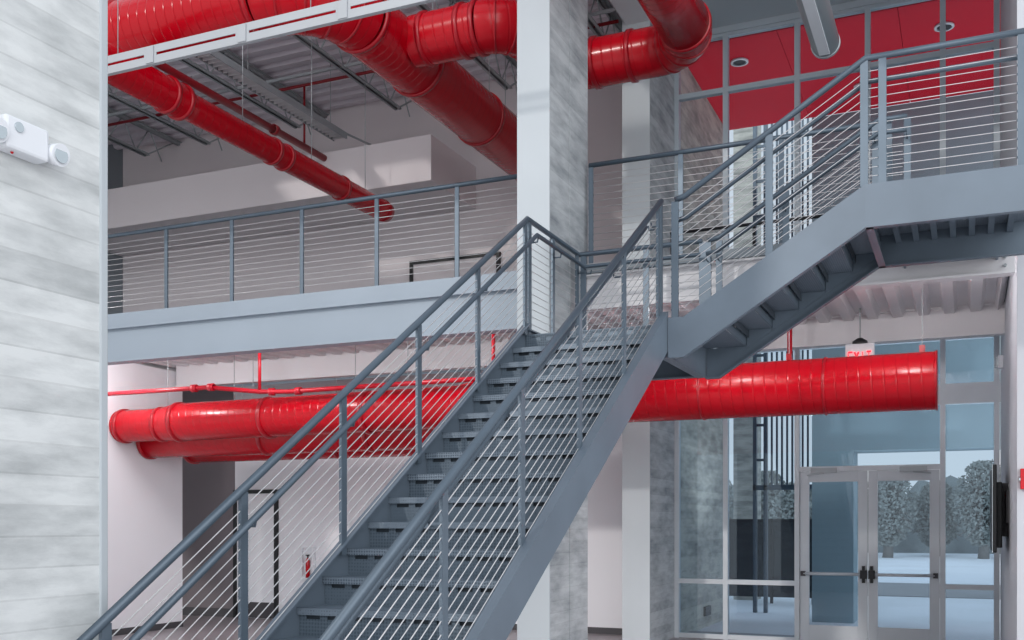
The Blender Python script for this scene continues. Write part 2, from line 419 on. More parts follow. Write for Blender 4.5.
window('window_4', YW, [-4.07, -3.32, -2.27, -1.29, -.30, .38], [ZM+.04, 8.28, 9.12], ZM, 9.22, M['alugrey'], M['glass'], 'tall upper curtain wall window in front of the red soffit', .075)
struct(MB().box(-4.09, XW, YW-.064, YW+.064, 3.4, 3.68).build('trim_3', M['alu']), 'white horizontal band over the storefront', 'trim')
struct(MB().box(-4.1, XW, YW-.03, YW+.12, 4.36, ZM).build('trim_4', M['alu']), 'white slab edge band between the lower and upper windows', 'trim')
struct(MB().box(-4.1, XW, YW-.08, YW+.1, 9.13, 9.22).build('trim_5', M['alugrey']), 'grey head trim above the upper window', 'trim')

def door_leaf(name, x0, x1, hinge_left, label):
    y = YW
    t = thing(name, ((x0+x1)/2, y, 0), label, 'door', None, 'structure')
    z1 = 2.5; sw = .13
    b = MB().box(x0, x0+sw, y-.025, y+.025, .01, z1).box(x1-sw, x1, y-.025, y+.025, .01, z1)
    b.box(x0+sw, x1-sw, y-.025, y+.025, z1-.15, z1).box(x0+sw, x1-sw, y-.025, y+.025, .01, .27)
    b.build('door_frame', M['alu'], t, bevel=.004)
    MB().box(x0+sw, x1-sw, y-.005, y+.005, .27, z1-.15).build('glass_pane', M['glasslow'], t)
    zb = 1.02
    p = MB().tube((x0+.06, y-.09, zb), (x1-.06, y-.09, zb), .022, 12)
    pb = p.build('push_bar', M['alu'], t)
    b = MB()
    for x in ((x1-.05) if hinge_left else (x0+.05),):
        b.box(x-.045, x+.045, y-.12, y-.026, zb-.06, zb+.06).box(x-.02, x+.02, y-.1, y-.026, zb-.12, zb+.12)
    b.build('latch_box', M['black'], pb)
    x = (x0+.05) if hinge_left else (x1-.05)
    MB().box(x-.03, x+.03, y-.11, y-.026, zb-.035, zb+.035).build('end_bracket', M['darkbase'], pb)
    xa, xb = (x0+.16, x0+.52) if hinge_left else (x1-.52, x1-.16)
    c = MB().box(xa, xb, y-.085, y-.026, z1-.02, z1+.05)
    c.bar(((xa+xb)/2, y-.12, z1-.03), (xa-.05 if hinge_left else xb+.05, y-.05, z1-.05), .02, .015)
    c.build('door_closer', M['fixture'], t)
    return t
door_leaf('door_1', -2.23, -1.292, True, 'left leaf of the white framed glass double doors')
door_leaf('door_2', -1.283, -.34, False, 'right leaf of the white framed glass double doors')

# corridor door on the lower back wall
t = thing('door_3', (-11.98, YW, 0), 'white door in a black frame in the dark corner under the mezzanine', 'door', None, 'structure')
MB().box(-12.42, -11.56, YW-.03, YW-.004, .01, 2.3).build('door_leaf', M['white'], t)
MB().box(-12.48, -12.42, YW-.07, YW-.004, 0, 2.37).box(-11.56, -11.5, YW-.07, YW-.004, 0, 2.37).box(-12.42, -11.56, YW-.07, YW-.004, 2.3, 2.37).build('door_casing', M['black'], t)
b = MB().sweep([(-12.3, YW-.03, 1.62), (-12.3, YW-.1, 1.62), (-12.3, YW-.1, 1.42), (-12.3, YW-.03, 1.42)], .014, 8)
b.build('door_handle', M['black'], t)
MB().box(-12.42, -11.56, YW-.036, YW-.03, .01, .3).build('kick_plate', M['darkbase'], t)
# double door upstairs
t = thing('door_4', (-8.4, YU, ZM), 'cream double door in a black frame on the upper back wall', 'door', None, 'structure')
MB().box(-9.24, -8.405, YU-.03, YU-.004, ZM+.01, 6.47).box(-8.395, -7.56, YU-.03, YU-.004, ZM+.01, 6.47).build('door_leaf', M['cream'], t)
MB().box(-9.3, -9.24, YU-.07, YU-.004, ZM, 6.53).box(-7.56, -7.5, YU-.07, YU-.004, ZM, 6.53).box(-9.24, -7.56, YU-.07, YU-.004, 6.47, 6.53).build('door_casing', M['black'], t)

# =================================================================== staircase
def channel(b, axis, a, inward, pts, up, dn, th=.014, fl=.07):
    top = [(s, z+up) for s, z in pts]; bot = [(s, z-dn) for s, z in pts]
    b.strip_prism(top, bot, axis, a, a+inward*th)
    b.strip_prism([(s, z+.0) for s, z in top], [(s, z-.014) for s, z in top], axis, a+inward*th, a+inward*fl)
    b.strip_prism([(s, z+.014) for s, z in bot], bot, axis, a+inward*th, a+inward*fl)
    return b
st = thing('stair_flight', ((XL+XR)/2, YB, 0), 'long lower flight of blue grey steel stairs rising to the landing', 'staircase')
zb0 = RISE
p1 = [(YB-.25, 0.0+RISE-.25*TAN), (Y1, Z1), (Y1+.06, Z1)]
p1 = [(YB-.02, RISE-.02*TAN), (Y1, Z1)]
def clip_floor(b):
    b.v = [(x, y, max(z, 0.0)) for (x, y, z) in b.v]; return b
b = channel(MB(), 'x', XL-.04, 1, p1, .10, .24); clip_floor(b).build('stringer', M['stringer'], st)
b = channel(MB(), 'x', XR+.07, -1, p1, .10, .24); clip_floor(b).build('stringer', M['stringer'], st)
def slotted_riser(b, axis, a0, a1, p, z0, z1, th=.006, nslot=9):
    """riser plate with a row of oblong openings just below the nosing"""
    zs0, zs1 = z1-.062, z1-.022
    def bx(u0, u1, za, zb):
        if axis == 'y': b.box(u0, u1, p, p+th, za, zb)
        else: b.box(p, p+th, u0, u1, za, zb)
    bx(a0, a1, z0, zs0); bx(a0, a1, zs1, z1)
    w = (a1-a0)/nslot
    for i in range(nslot): bx(a0+i*w, a0+i*w+w*.34, zs0, zs1)
    bx(a1-.01, a1, zs0, zs1)
def slot_backing(parent, axis, a0, a1, p, z1):
    b = MB()
    if axis == 'y': b.box(a0, a1, p+.03, p+.034, z1-.075, z1-.01)
    else: b.box(p+.03, p+.034, a0, a1, z1-.075, z1-.01)
    b.build('pan_lip', M['panlip'], parent)
xa, xb = XL-.024, XR+.054
for i in range(20):
    y = YB+i*RUN; z0 = i*RISE; z1 = (i+1)*RISE
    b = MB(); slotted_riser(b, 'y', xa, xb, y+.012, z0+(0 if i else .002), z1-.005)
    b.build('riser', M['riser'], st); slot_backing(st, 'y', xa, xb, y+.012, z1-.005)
    if i < 19:
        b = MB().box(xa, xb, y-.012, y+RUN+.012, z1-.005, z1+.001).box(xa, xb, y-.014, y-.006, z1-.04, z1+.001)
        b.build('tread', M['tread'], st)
        b = MB().box(xa, xb, y-.0145, y+.02, z1+.001, z1+.004); b.build('nosing', M['steel'], st)

# landing
ld = thing('stair_landing', ((XL+XR)/2, 9.6, 3.2), 'intermediate steel landing between the lower and upper stair flights', 'landing')
b = MB().box(XL-.02, X2A-.02, Y1+.02, YLB, Z1-.006, Z1)
b.build('deck_plate', M['tread'], ld)
b = MB(); channel(b, 'x', XL-.04, 1, [(Y1, Z1), (YLB+.04, Z1)], .05, .29); b.build('edge_channel', M['stringer'], ld)
b = MB(); channel(b, 'y', YLB+.04, -1, [(XL-.04, Z1), (XR+.073, Z1)], .05, .29); b.build('edge_channel', M['stringer'], ld)
b = MB().box(XL, XR, Y1+.02, Y1+.035, Z1-.29, Z1-.01).build('edge_channel', M['steel'], ld)
b = MB().box(XR+.06, XR+.075, Y1+.02, YLB, Z1-.29, Z1-.01).box(XR-.01, XR+.075, Y1+.02, YLB, Z1-.3, Z1-.286); b.build('cross_channel', M['stringer'], ld)
for y in (9.2, 9.6, 10.0):
    MB().box(XL, XR+.05, y-.005, y+.005, Z1-.12, Z1-.006).build('joist_angle', M['steel'], ld)
MB().box(-3.83, -3.772, 9.75, 10.1, Z1-.25, Z1-.03).build('wall_bracket', M['steel'], ld)

# upper flight
YN = Y1+.0; YF = YLB+.04
sf = thing('stair_flight', (-1.5, 9.5, 3.2), 'short upper flight of steel stairs rising right from the landing', 'staircase')
p2 = [(XR+.075, Z1), (X2A, Z1), (X2B, Z2)]
b = MB(); channel(b, 'y', YN-.03, 1, p2, .04, .31); b.build('stringer', M['stringer'], sf)
b = MB(); channel(b, 'y', YF, -1, p2, .04, .31); b.build('stringer', M['steel'], sf)
n2 = 6; r2 = (Z2-Z1)/n2; run2 = (X2B-X2A)/n2
ya, yb = YN-.014, YF-.016
MB().box(X2A-.018, X2A+run2+.008, ya, yb, Z1-.006, Z1).build('tread', M['tread'], sf)
for i in range(1, n2+1):
    x = X2A+i*run2; z1 = Z1+i*r2; z0 = z1-r2
    b = MB(); slotted_riser(b, 'x', ya, yb, x+.01, z0, z1-.01); b.build('riser', M['riser'], sf)
    if i == n2: break
    slot_backing(sf, 'x', ya, yb, x+.01, z1-.01)
    b = MB().box(x-.012, x+run2+.008, ya, yb, z1-.005, z1+.001).box(x-.014, x-.006, ya, yb, z1-.04, z1)
    b.build('tread', M['tread'], sf)
    for (q0, q1) in ((ya+.001, ya+.009), (yb-.009, yb-.001)):
        b = MB(); b.strip_prism([(x+.02, z1-.006), (x+run2, z1-.006)], [(x+.02, z0-.03), (x+run2, z1-.04)], 'y', q0, q1); b.build('bracket', M['steel'], sf)

# upper landing
ul = thing('stair_landing', (-.15, 9.5, 4.14), 'upper steel landing at the top of the stairs, cut by the right edge', 'landing')
XE = XW+.02
b = MB(); channel(b, 'y', YN-.03, 1, [(X2B, Z2), (XE+.1, Z2)], .04, .31); b.build('edge_channel', M['stringer'], ul)
b = MB(); channel(b, 'y', YF, -1, [(X2B, Z2), (XE+.1, Z2)], .04, .31); b.build('edge_channel', M['steel'], ul)
MB().box(X2B, XE+.1, ya, yb, Z2-.008, Z2).build('deck_plate', M['tread'], ul)
for (x0, x1) in ((X2B+.0, X2B+.03),):
    MB().box(x0, x0+.01, ya, yb, Z2-.3, Z2-.01).box(x0, x0+.06, ya, yb, Z2-.31, Z2-.295).build('cross_channel', M['stringer'], ul)
for k in range(7):
    x = X2B+.15+k*.155
    MB().box(x, x+.008, ya, yb, Z2-.09, Z2-.008).box(x, x+.05, ya, yb, Z2-.095, Z2-.088).build('joist_angle', M['steel'], ul)
# bearing plates that join the landing to the mezzanine edge
MB().box(X2B+.1, XE, YF, YM+.02, Z2-.008, Z2+.002).build('bridge_plate', M['tread'], ul)
for x in (X2B+.2, XE-.2): MB().box(x, x+.02, YF, YM+.1, Z2-.25, Z2-.01).build('hanger_plate', M['steel'], ul)

# =================================================================== guards
HTS = [.11+i*.071 for i in range(13)]
def frame_at(path, s):
    pass
def guard(path, posts, label, side, hand=True, rail_ext=(0, 0), post_w=.06, heights=HTS, double=(), group=None, hpath=None):
    """path: polyline of base points; posts: (x,y,z_base, z_bottom) ; side: unit vector towards the walking side"""
    t = thing('guard_rail', path[0], label, 'railing', group)
    P = [Vector(p) for p in path]; up = Vector((0,0,1))
    # top rail: rectangular-rounded tube
    top = [p+up*1.07 for p in P]
    b = MB().sweep(top, .026, 10); b.build('top_rail', M['rail'], t)
    if hand:
        hp = hpath or [p + Vector(side)*.09 for p in P]
        hp = [Vector(p)+up*.915 for p in hp]
        h = MB().sweep(hp, .021, 10); ho = h.build('handrail', M['rail'], t)
    for h in heights:
        MB().sweep([p+up*h for p in P], .0035, 5).build('cable', M['cable'], t)
    for (x, y, z, d, zlow) in posts:
        # d: direction along the run (flat bar width), plate thickness across
        dv = Vector(d).normalized(); sd = dv.cross(up)
        b = MB(); H = 1.055
        c = Vector((x, y, z))
        zz0 = z+zlow; zz1 = z+H
        b.obox((x, y, (zz0+zz1)/2), dv, sd, up, post_w/2, .011, (zz1-zz0)/2)
        for h in heights:
            pc = c+up*h
            b.sweep([pc-dv*(post_w/2+.004), pc+dv*(post_w/2+.004)], .010, 6)
        po = b.build('post', M['steel'], t)
        if hand and (x, y) not in double:
            k = MB().sweep([c+up*.86, c+up*.86+Vector(side)*.08, c+up*.9+Vector(side)*.09], .007, 6)
            k.build('rail_bracket', M['rail'], po)
    return t
def zl(y): return Z1-(Y1-y)*TAN
def lower_posts(x, ys): return [(x, y, zl(y), (0,1,0), .02) for y in ys]
ysl = [3.71, 4.73, 5.75, 6.77, 7.79, 8.80]
lp = lower_posts(XL, ysl) + [(XL, 8.90, Z1, (0,1,0), -.02), (XL, 9.5, Z1, (0,1,0), .0), (XL, 10.19, Z1, (0,1,0), 0),
     (-3.68, YLB, Z1, (1,0,0), 0), (-3.0, YLB, Z1, (1,0,0), 0), (-2.42, YLB, Z1, (1,0,0), 0)]
guard([(XL, 3.42, zl(3.42)), (XL, Y1, Z1), (XL, YLB, Z1), (-2.42, YLB, Z1)], lp,
      'guard rail on the left side of the lower flight, turning along the landing', (1,0,0),
      hpath=[(XL+.09, 3.3, zl(3.3)), (XL+.09, Y1+.02, Z1), (XL+.09, YLB-.09, Z1), (-2.42, YLB-.09, Z1)])
rp = lower_posts(XR, [3.71, 4.73, 5.75, 6.77, 7.79, 8.77])
rp += [(XR, 8.86, Z1, (0,1,0), -.02)]
guard([(XR, 3.42, zl(3.42)), (XR, Y1+.02, Z1+.01)], rp,
      'guard rail on the right side of the lower flight, nearest the camera', (-1,0,0),
      hpath=[(XR-.09, 3.3, zl(3.3)), (XR-.09, Y1-.16, zl(Y1-.16))])
sl2 = (Z2-Z1)/(X2B-X2A)
def z2(x): return Z1+(x-X2A)*sl2
gp = [(-2.33, YN, Z1, (1,0,0), 0), (-1.52, YN, z2(-1.52), (1,0,0), .03), (-.76, YN, Z2, (1,0,0), .03), (-.62, YN, Z2, (1,0,0), .03), (.39, YN, Z2, (1,0,0), .03)]
guard([(-2.33, YN, Z1), (X2A, YN, Z1+.02), (X2B, YN, Z2), (.46, YN, Z2)], gp,
      'near guard rail of the upper flight and upper landing, against the red soffit', (0,1,0))
fp = [(-2.36, YLB-.0, Z1, (1,0,0), 0), (-2.25, YLB, Z1, (1,0,0), .0), (-1.6, YLB, z2(-1.6), (1,0,0), .03), (-.78, YLB, Z2, (1,0,0), .03), (-.5, YLB, Z2, (1,0,0), .03)]
guard([(-2.36, YLB, Z1), (X2A, YLB, Z1+.02), (X2B, YLB, Z2), (-.5, YLB, Z2)], fp,
      'far guard rail of the upper flight, ending in a short level piece', (0,-1,0))
YG = YM+.05
mx = [-15.99+1.065*i for i in range(12)]
mp = [(x, YG, ZM, (1,0,0), 0) for x in mx]
guard([(-15.99, YG, ZM), (-4.26, YG, ZM)], mp, 'long mezzanine guard rail left of the concrete pillar', (0,1,0), hand=False, post_w=.05)
mr = [(x, YG, ZM, (1,0,0), 0) for x in (-3.72, -2.73, -1.7, -.68)]
guard([(-3.74, YG, ZM), (-.66, YG, ZM)], mr, 'mezzanine guard rail between the concrete pillar and the upper landing', (0,1,0), hand=False, post_w=.05)

# black pipe barrier upstairs right
b = MB().sweep([(-3.6, 13.44, 5.6), (-1.45, 13.44, 5.6)], .022, 10)
t = thing('pipe_barrier', (-2.5, 13.44, ZM), 'low black pipe barrier on the mezzanine behind the stairs', 'barrier')
b.build('top_rail', M['black'], t)
for x in (-3.58, -2.5, -1.47): MB().tube((x, 13.44, ZM), (x, 13.44, 5.59), .02, 10).build('leg', M['black'], t)

# =================================================================== ducts
K = 5.9; ZD = EYE+K
def straight(t, p0, p1, r, name='straight_section', mat='red', n=40, caps=False):
    p0 = Vector(p0); p1 = Vector(p1); L = (p1-p0).length; k = max(1, int(L/1.0))
    pts = [p0.lerp(p1, i/k) for i in range(k+1)]
    return MB().sweep(pts, r, n, caps).build(name, M[mat], t)
def elbow(t, p, d_in, d_out, R, r, gores=5, n=40):
    """elbow with corner p; enters along d_in and leaves along d_out"""
    p = Vector(p); a = Vector(d_in).normalized(); c = Vector(d_out).normalized()
    s = p-a*R; cen = s+c*R
    pts = [s]
    for i in range(gores):
        th = (i+.5)/gores*PI/2
        pts.append(cen - c*R*math.cos(th) + a*R*math.sin(th))
    pts.append(p+c*R)
    b = MB(); b.sweep(pts, r, n, False)
    o = b.build('elbow', M['red'], t)
    # raised gore seams
    for i in range(1, gores):
        th = i/gores*PI/2
        q = cen - c*R*math.cos(th) + a*R*math.sin(th); d = (c*math.sin(th) + a*math.cos(th))
        MB().ring(q, d, r, .025, .010, n).build('gore_seam', M['redring'], o)
    return s, p+c*R
def collar(t, c, d, r, w=.06, t_=.02): return MB().ring(c, d, r, w, t_, 40).build('collar', M['redring'], t)

# main upper duct
RM = .378; YMd = 1.62*K; XD = -1.10*K
md = thing('red_air_duct', (XD, YMd, ZD), 'large glossy red spiral duct, turning under the roof towards the upper back wall', 'duct')
Rb = .75
s, e = elbow(md, (XD, YMd, ZD), (1,0,0), (0,1,0), Rb, RM, 5)
straight(md, (-15.9, YMd, ZD), s, RM)
straight(md, e, (XD, YU-.01, ZD), RM)
for x in (-14.5, -12.9, -11.3, -9.65, -9.3, s.x-.05): collar(md, (x, YMd, ZD), (1,0,0), RM)
for y in (e.y+.05, e.y+1.4, 13.6, YU-.5): collar(md, (XD, y, ZD), (0,1,0), RM)
# side branch with offset, then forwards
RB = .298; YB1 = 1.885*K; YB2 = 2.125*K; XO = -4.85; XC = -3.05
bd = thing('red_air_duct', (XO, YB1, ZD), 'red branch duct crossing behind the tall pillar and bending up at the right', 'duct')
Re = .42
s1, e1 = elbow(bd, (XO, YB1, ZD), (1,0,0), (0,1,0), Re, RB, 4)
s2, e2 = elbow(bd, (XO, YB2+.02, ZD), (0,1,0), (1,0,0), Re, RB, 4)
straight(bd, (XD+RM*.85, YB1, ZD), s1, RB)
straight(bd, e1, s2, RB)
s3, e3 = elbow(bd, (XC, YB2+.02, ZD), (1,0,0), (0,-1,0), .5, RB, 4)
straight(bd, e2, s3, RB)
straight(bd, e3, (XC, 8.0, ZD+.0), RB, caps=True)
for x in (XD+RM+.12, XD+RM+.62, s1.x-.02): collar(bd, (x, YB1, ZD), (1,0,0), RB)
for x in (e2.x+.1, s3.x-.3): collar(bd, (x, YB2+.02, ZD), (1,0,0), RB)
collar(bd, (XC, e3.y-.02, ZD), (0,-1,0), RB)
for y in (11.6, 13.3, 15.2):
    for q in (-1, 1): MB().tube((XD+q*.3, y, ZD+.2), (XD+q*.3, y, ZC-.06), .006, 6).build('hanger_rod', M['joist'], md)
# slim duct towards the bulkhead
XS = -8.8; ZS = 6.9
sd_ = thing('red_air_duct', (XS, 12, ZS), 'slim red duct with a free end below the cream bulkhead', 'duct')
straight(sd_, (XS, 7.6, ZS), (XS, 9.95, ZS), .205)
MB().sweep([(XS, 9.95, ZS), (XS, 10.12, ZS)], .2, 40, False, radii=[.205, .172]).build('reducer', M['red'], sd_)
for y in (11.3, 12.9, 14.4): MB().tube((XS-.12, y, ZS+.1), (XS-.12, y, ZC-.06), .006, 6).build('hanger_rod', M['joist'], sd_)
straight(sd_, (XS, 10.12, ZS), (XS, 14.7, ZS), .172)
MB().sweep([(XS, 14.7, ZS), (XS, 14.86, ZS)], .2, 40, True, radii=[.178, .16]).build('end_cap', M['redring'], sd_)
for y in (9.72, 9.95): collar(sd_, (XS, y, ZS), (0,1,0), .205, .05, .022)
for y in (11.78, 12.05, 13.5): collar(sd_, (XS, y, ZS), (0,1,0), .172, .05, .018)

# lower ducts under the mezzanine
YA = 12.4; ZA = 3.33
def rods(t, xs, y, z0, z1, r=.006):
    for x in xs: MB().tube((x, y, z0), (x, y, z1), r, 6).build('hanger_rod', M['joist'], t)
fd = thing('red_air_duct', (-5, YA, ZA-.33), 'front red duct under the mezzanine, running behind the stairs to a closed right end', 'duct')
straight(fd, (-12.14, YA, ZA-.06), (-11.3, YA, ZA-.06), .25)
MB().sweep([(-11.3, YA, ZA-.06), (-11.0, YA, ZA-.04)], .2, 40, False, radii=[.25, .285]).build('reducer', M['red'], fd)
straight(fd, (-11.0, YA, ZA-.04), (-6.2, YA, ZA-.02), .285)
MB().sweep([(-6.2, YA, ZA-.02), (-5.9, YA, ZA)], .2, 40, False, radii=[.285, .325]).build('reducer', M['red'], fd)
XEND = -.31
straight(fd, (-5.9, YA, ZA), (XEND, YA, ZA), .325)
b = MB().sweep([(XEND-.002, YA, ZA), (XEND+.02, YA, ZA)], .332, 40, True); b.build('end_cap', M['redring'], fd)
for x in (-12.05, -11.3): collar(fd, (x, YA, ZA-.06), (1,0,0), .25)
for x in (-10.95, -9.3, -7.6): collar(fd, (x, YA, ZA-.04), (1,0,0), .285)
for x in (-4.4, -2.9, -1.48): collar(fd, (x, YA, ZA), (1,0,0), .325, .03, .01)
rods(fd, (-.45, -1.9, -3.6, -7.0, -9.6, -11.2), YA, ZA+.2, 4.4)
for x in (-.45, -1.9, -3.6): MB().box(x-.03, x+.03, YA-.03, YA+.03, ZA+.31, ZA+.4).build('hanger_clamp', M['redring'], fd)

mdl = thing('red_air_duct', (-8, 13.5, ZA-.5), 'middle red duct under the mezzanine, stepping down behind the front duct', 'duct')
ZB_ = 3.075; YMM = 12.97
straight(mdl, (-12.13, YMM, ZB_), (-5.6, YMM, ZB_), .27, caps=True)
for x in (-12.08, -9.75, -7.9): collar(mdl, (x, YMM, ZB_), (1,0,0), .27, .06, .02)
rods(mdl, (-10.4, -8.2), YMM, ZB_+.3, 4.4)
rdl = thing('red_air_duct', (-8, 14.2, ZA-.5), 'rear red duct under the mezzanine, lowest of the three at the left', 'duct')
straight(rdl, (-11.85, 13.68, 3.06), (-5.3, 13.68, 3.06), .30, caps=True)
for x in (-11.8, -8.9, -7.2): collar(rdl, (x, 13.68, 3.06), (1,0,0), .30, .06, .02)
rods(rdl, (-10.8, -9.0, -7.2), 13.68, 3.34, 4.4)
# small red elbow stub hanging below
# sprinkler pipes, lower
def pipe(pts, r, label, fits=(), drops=(), mat='redpipe', name='sprinkler_pipe'):
    t = thing(name, pts[0], label, 'pipe')
    MB().sweep(pts, r, 12).build('pipe_run', M[mat], t)
    for (c, d) in fits: MB().ring(c, d, r*1.3, .09, .012, 16).build('coupling', M[mat], t)
    for (a, b_) in drops: MB().tube(a, b_, r*.75, 10).build('riser_pipe', M[mat], t)
    return t
YP = 11.6
pipe([(-12.14, YP, 3.66), (-9.75, YP, 3.66), (-9.1, YP+.3, 3.60), (-8.7, YP+.45, 3.60), (-4.6, YP+.45, 3.62)], .032,
     'thin red sprinkler line with an offset above the lower red ducts',
     fits=[((-10.0, YP, 3.66), (1,0,0)), ((-9.7, YP, 3.66), (1,0,0)), ((-8.95, YP+.38, 3.6), (1,.4,0)), ((-8.55, YP+.45, 3.6), (1,0,0)), ((-5.3, YP+.45, 3.617), (1,0,0))],
     drops=[((-9.1, YP+.3, 3.6), (-9.1, YP+.3, 4.35)), ((-5.55, YP+.45, 3.6), (-5.55, YP+.45, 4.35))])
pipe([(-2.03, 13.3, 3.3), (-2.03, 13.3, 4.4)], .032, 'vertical red pipe right of the upper flight, dropping behind the front duct', name='drop_pipe')
# sprinkler pipes, upper
pipe([(-10.03, 8.5, 8.08-.1), (-10.03, 14.88, 8.08-.1)], .055, 'dark red pipe running back into the cream bulkhead', fits=[((-10.03, 13.5, 7.98), (0,1,0))], mat='reddark')
pipe([(-16, 14.3, 9.0), (-4.6, 14.3, 9.0)], .025, 'thin dark red pipe crossing below the roof joists', drops=[((-10.03, 14.3, 8.0), (-10.03, 14.3, 8.98))], mat='reddark')

# =================================================================== roof joists
def joist(x, label):
    y0, y1 = 10.5, YU; zt = ZC-.1; zb_ = 8.95; ye = 15.7
    t = thing('roof_joist', (x, 13, zb_), label, 'joist', 'open web joists under the roof deck')
    b = MB()
    for s in (-1, 1): b.box(x+s*.02, x+s*.07, y0, ye, zb_, zb_+.012).box(x+s*.02, x+s*.026, y0, ye, zb_, zb_+.06)
    b.build('bottom_chord', M['joist'], t)
    b = MB()
    for s in (-1, 1): b.box(x+s*.02, x+s*.08, y0, y1, zt, zt+.012).box(x+s*.02, x+s*.026, y0, y1, zt-.05, zt)
    b.build('top_chord', M['joist'], t)
    b = MB(); y = y0; k = 0
    while y < ye-.3:
        b.tube((x, y, zb_+.02), (x, y+.35, zt), .013, 6); b.tube((x, y+.35, zt), (x, y+.7, zb_+.02), .013, 6); y += .7
    b.tube((x, ye-.02, zb_+.02), (x, y1-.1, zt), .016, 6)
    b.build('web_bars', M['joist'], t)
where = {-4.95: 'grey open web roof joist nearest the tall pillar', -6.95: 'grey open web roof joist directly above the large red duct', -9.05: 'grey open web roof joist between the louvred strip light and the large duct',
         -11.15: 'grey open web roof joist left of the louvred strip light', -13.2: 'second grey open web roof joist from the far left', -14.7: 'grey open web roof joist at the far left'}
for x, l in where.items(): joist(x, l)
for y, w in ((11.9, 'nearer'), (13.9, 'farther')):
    tag(MB().box(-16.1, -4.5, y, y+.04, 8.96, 9.0).build('bridging_bar', M['joist']), w+' of the two straight grey bridging bars crossing the roof joists', 'bar')

# louvred strip light
XLv = -9.85; ZLv = 8.34
t = thing('louvre_strip_light', (XLv, 12.6, ZLv), 'long louvred strip light hanging beside the dark red pipe', 'light')
MB().box(XLv-.14, XLv-.12, 9.6, 15.1, ZLv, ZLv+.08).box(XLv+.12, XLv+.14, 9.6, 15.1, ZLv, ZLv+.08).box(XLv-.14, XLv+.14, 9.6, 15.1, ZLv+.08, ZLv+.1).build('housing', M['fixture'], t)
b = MB(); y = 9.65
while y < 15.05: b.box(XLv-.12, XLv+.12, y, y+.012, ZLv+.002, ZLv+.07); y += .11
b.build('louvre', M['beamwhite'], t)
for y in (10.5, 12.6, 14.8): MB().tube((XLv, y, ZLv+.1), (XLv, y, ZC-.06), .006, 6).build('suspension_rod', M['joist'], t)
MB().bar((XLv+.1, 15.1, ZLv+.1), (XLv+.35, 16.0, ZLv+.05), .02, .03).build('end_bracket', M['fixture'], t)

# slotted white channel crossing in front of the main duct
YS_ = 8.2; ZS0, ZS1 = 6.45, 6.62
t = thing('slotted_channel', (-7, YS_, ZS0), 'long white slotted metal channel crossing in front of the large red duct', 'channel')
b = MB(); x = -11.2
b.box(-11.2, -3.5, YS_, YS_+.008, ZS0, ZS0+.072).box(-11.2, -3.5, YS_, YS_+.008, ZS1-.07, ZS1)
while x < -3.6:
    b.box(x, x+.16, YS_, YS_+.008, ZS0+.072, ZS1-.07); x += 1.16
b.box(-11.2, -3.5, YS_, YS_+.05, ZS0-.008, ZS0).box(-11.2, -3.5, YS_, YS_+.05, ZS1, ZS1+.008)
b.build('slotted_plate', M['channel'], t)
x = -11.2
while x < -3.6:
    MB().box(x+.03, x+.13, YS_-.012, YS_, ZS0, ZS1).build('splice_plate', M['channel'], t); x += 1.16
for x in (-10.4, -8.1, -5.7, -3.9): MB().tube((x, YS_+.03, ZS1), (x, YS_+.03, 9.6), .005, 6).build('suspension_rod', M['joist'], t)

# tube pendant at top right
t = thing('tube_light', (-1.33, 8, 6.4), 'grey cylindrical tube light hanging in front of the red soffit', 'light')
XT = -1.27; ZT = 6.47
MB().sweep([(XT, 6.2, ZT), (XT, 10.6, ZT)], .135, 32, True).build('housing', M['fixture'], t)
MB().box(XT-.05, XT+.05, 6.3, 10.5, ZT-.142, ZT-.12).build('diffuser', M['plastic'], t)
for y in (6.6, 9.4): MB().tube((XT, y, ZT+.13), (XT, y, 9.3), .006, 6).build('suspension_rod', M['joist'], t)
MB().ring((XT, 10.58, ZT), (0,1,0), .135, .04, .006, 32).build('end_ring', M['fixture'], t)

tag(MB().box(-16.2, 2, 8.17, 8.29, 9.6, 9.9).build('roof_purlin', M['joist']), 'steel purlin overhead that the white slotted channel hangs from', 'beam')
tag(MB().box(XT-.06, XT+.06, 6.0, 10.5, 9.3, 9.55).build('roof_purlin', M['joist']), 'steel purlin overhead that the grey tube light hangs from', 'beam')
# =================================================================== small wall items
# emergency light on near pillar
t = thing('emergency_light', (-3.83, 3.35, 3.45), 'white twin head emergency light on the near concrete pillar', 'light')
X0 = -3.83
MB().box(X0, X0+.085, 3.17, 3.40, 3.35, 3.495).build('housing', M['plastic'], t, bevel=.014)
MB().sweep([(X0+.084, 3.235, 3.452), (X0+.092, 3.235, 3.452)], .022, 16).build('test_lens', M['lens'], t)
MB().sphere((X0+.05, 3.23, 3.348), .007).build('indicator', M['redgloss'], t)
for y, d in ((3.45, 1), (3.125, -1)):
    h = MB().sweep([(X0+.02, y, 3.41), (X0+.05, y+.0, 3.41), (X0+.1, y, 3.40)], .045, 20, True, radii=[.03, .046, .05]).build('lamp_head', M['plastic'], t)
    MB().sweep([(X0+.1, y, 3.40), (X0+.104, y, 3.40)], .036, 16).build('lens', M['lens'], h)
# wall mounted screen, seen edge on
t = thing('wall_screen', (.33, 13, 1.4), 'black flat screen mounted edge-on on the right wall beside the narrow window', 'screen')
MB().box(.26, .30, 12.25, 13.75, 1.43, 2.38).build('screen_panel', M['black'], t, bevel=.01)
MB().box(.300, .36, 12.5, 13.5, 1.48, 2.2).build('rear_housing', M['black'], t, bevel=.01)
MB().box(.36, .43, 12.85, 13.15, 1.6, 2.2).box(.4, .43, 12.6, 13.4, 1.75, 2.1).build('wall_mount', M['darkbase'], t)
MB().box(.254, .26, 12.24, 12.26, 1.43, 2.38).build('bezel', M['chrome'], t)
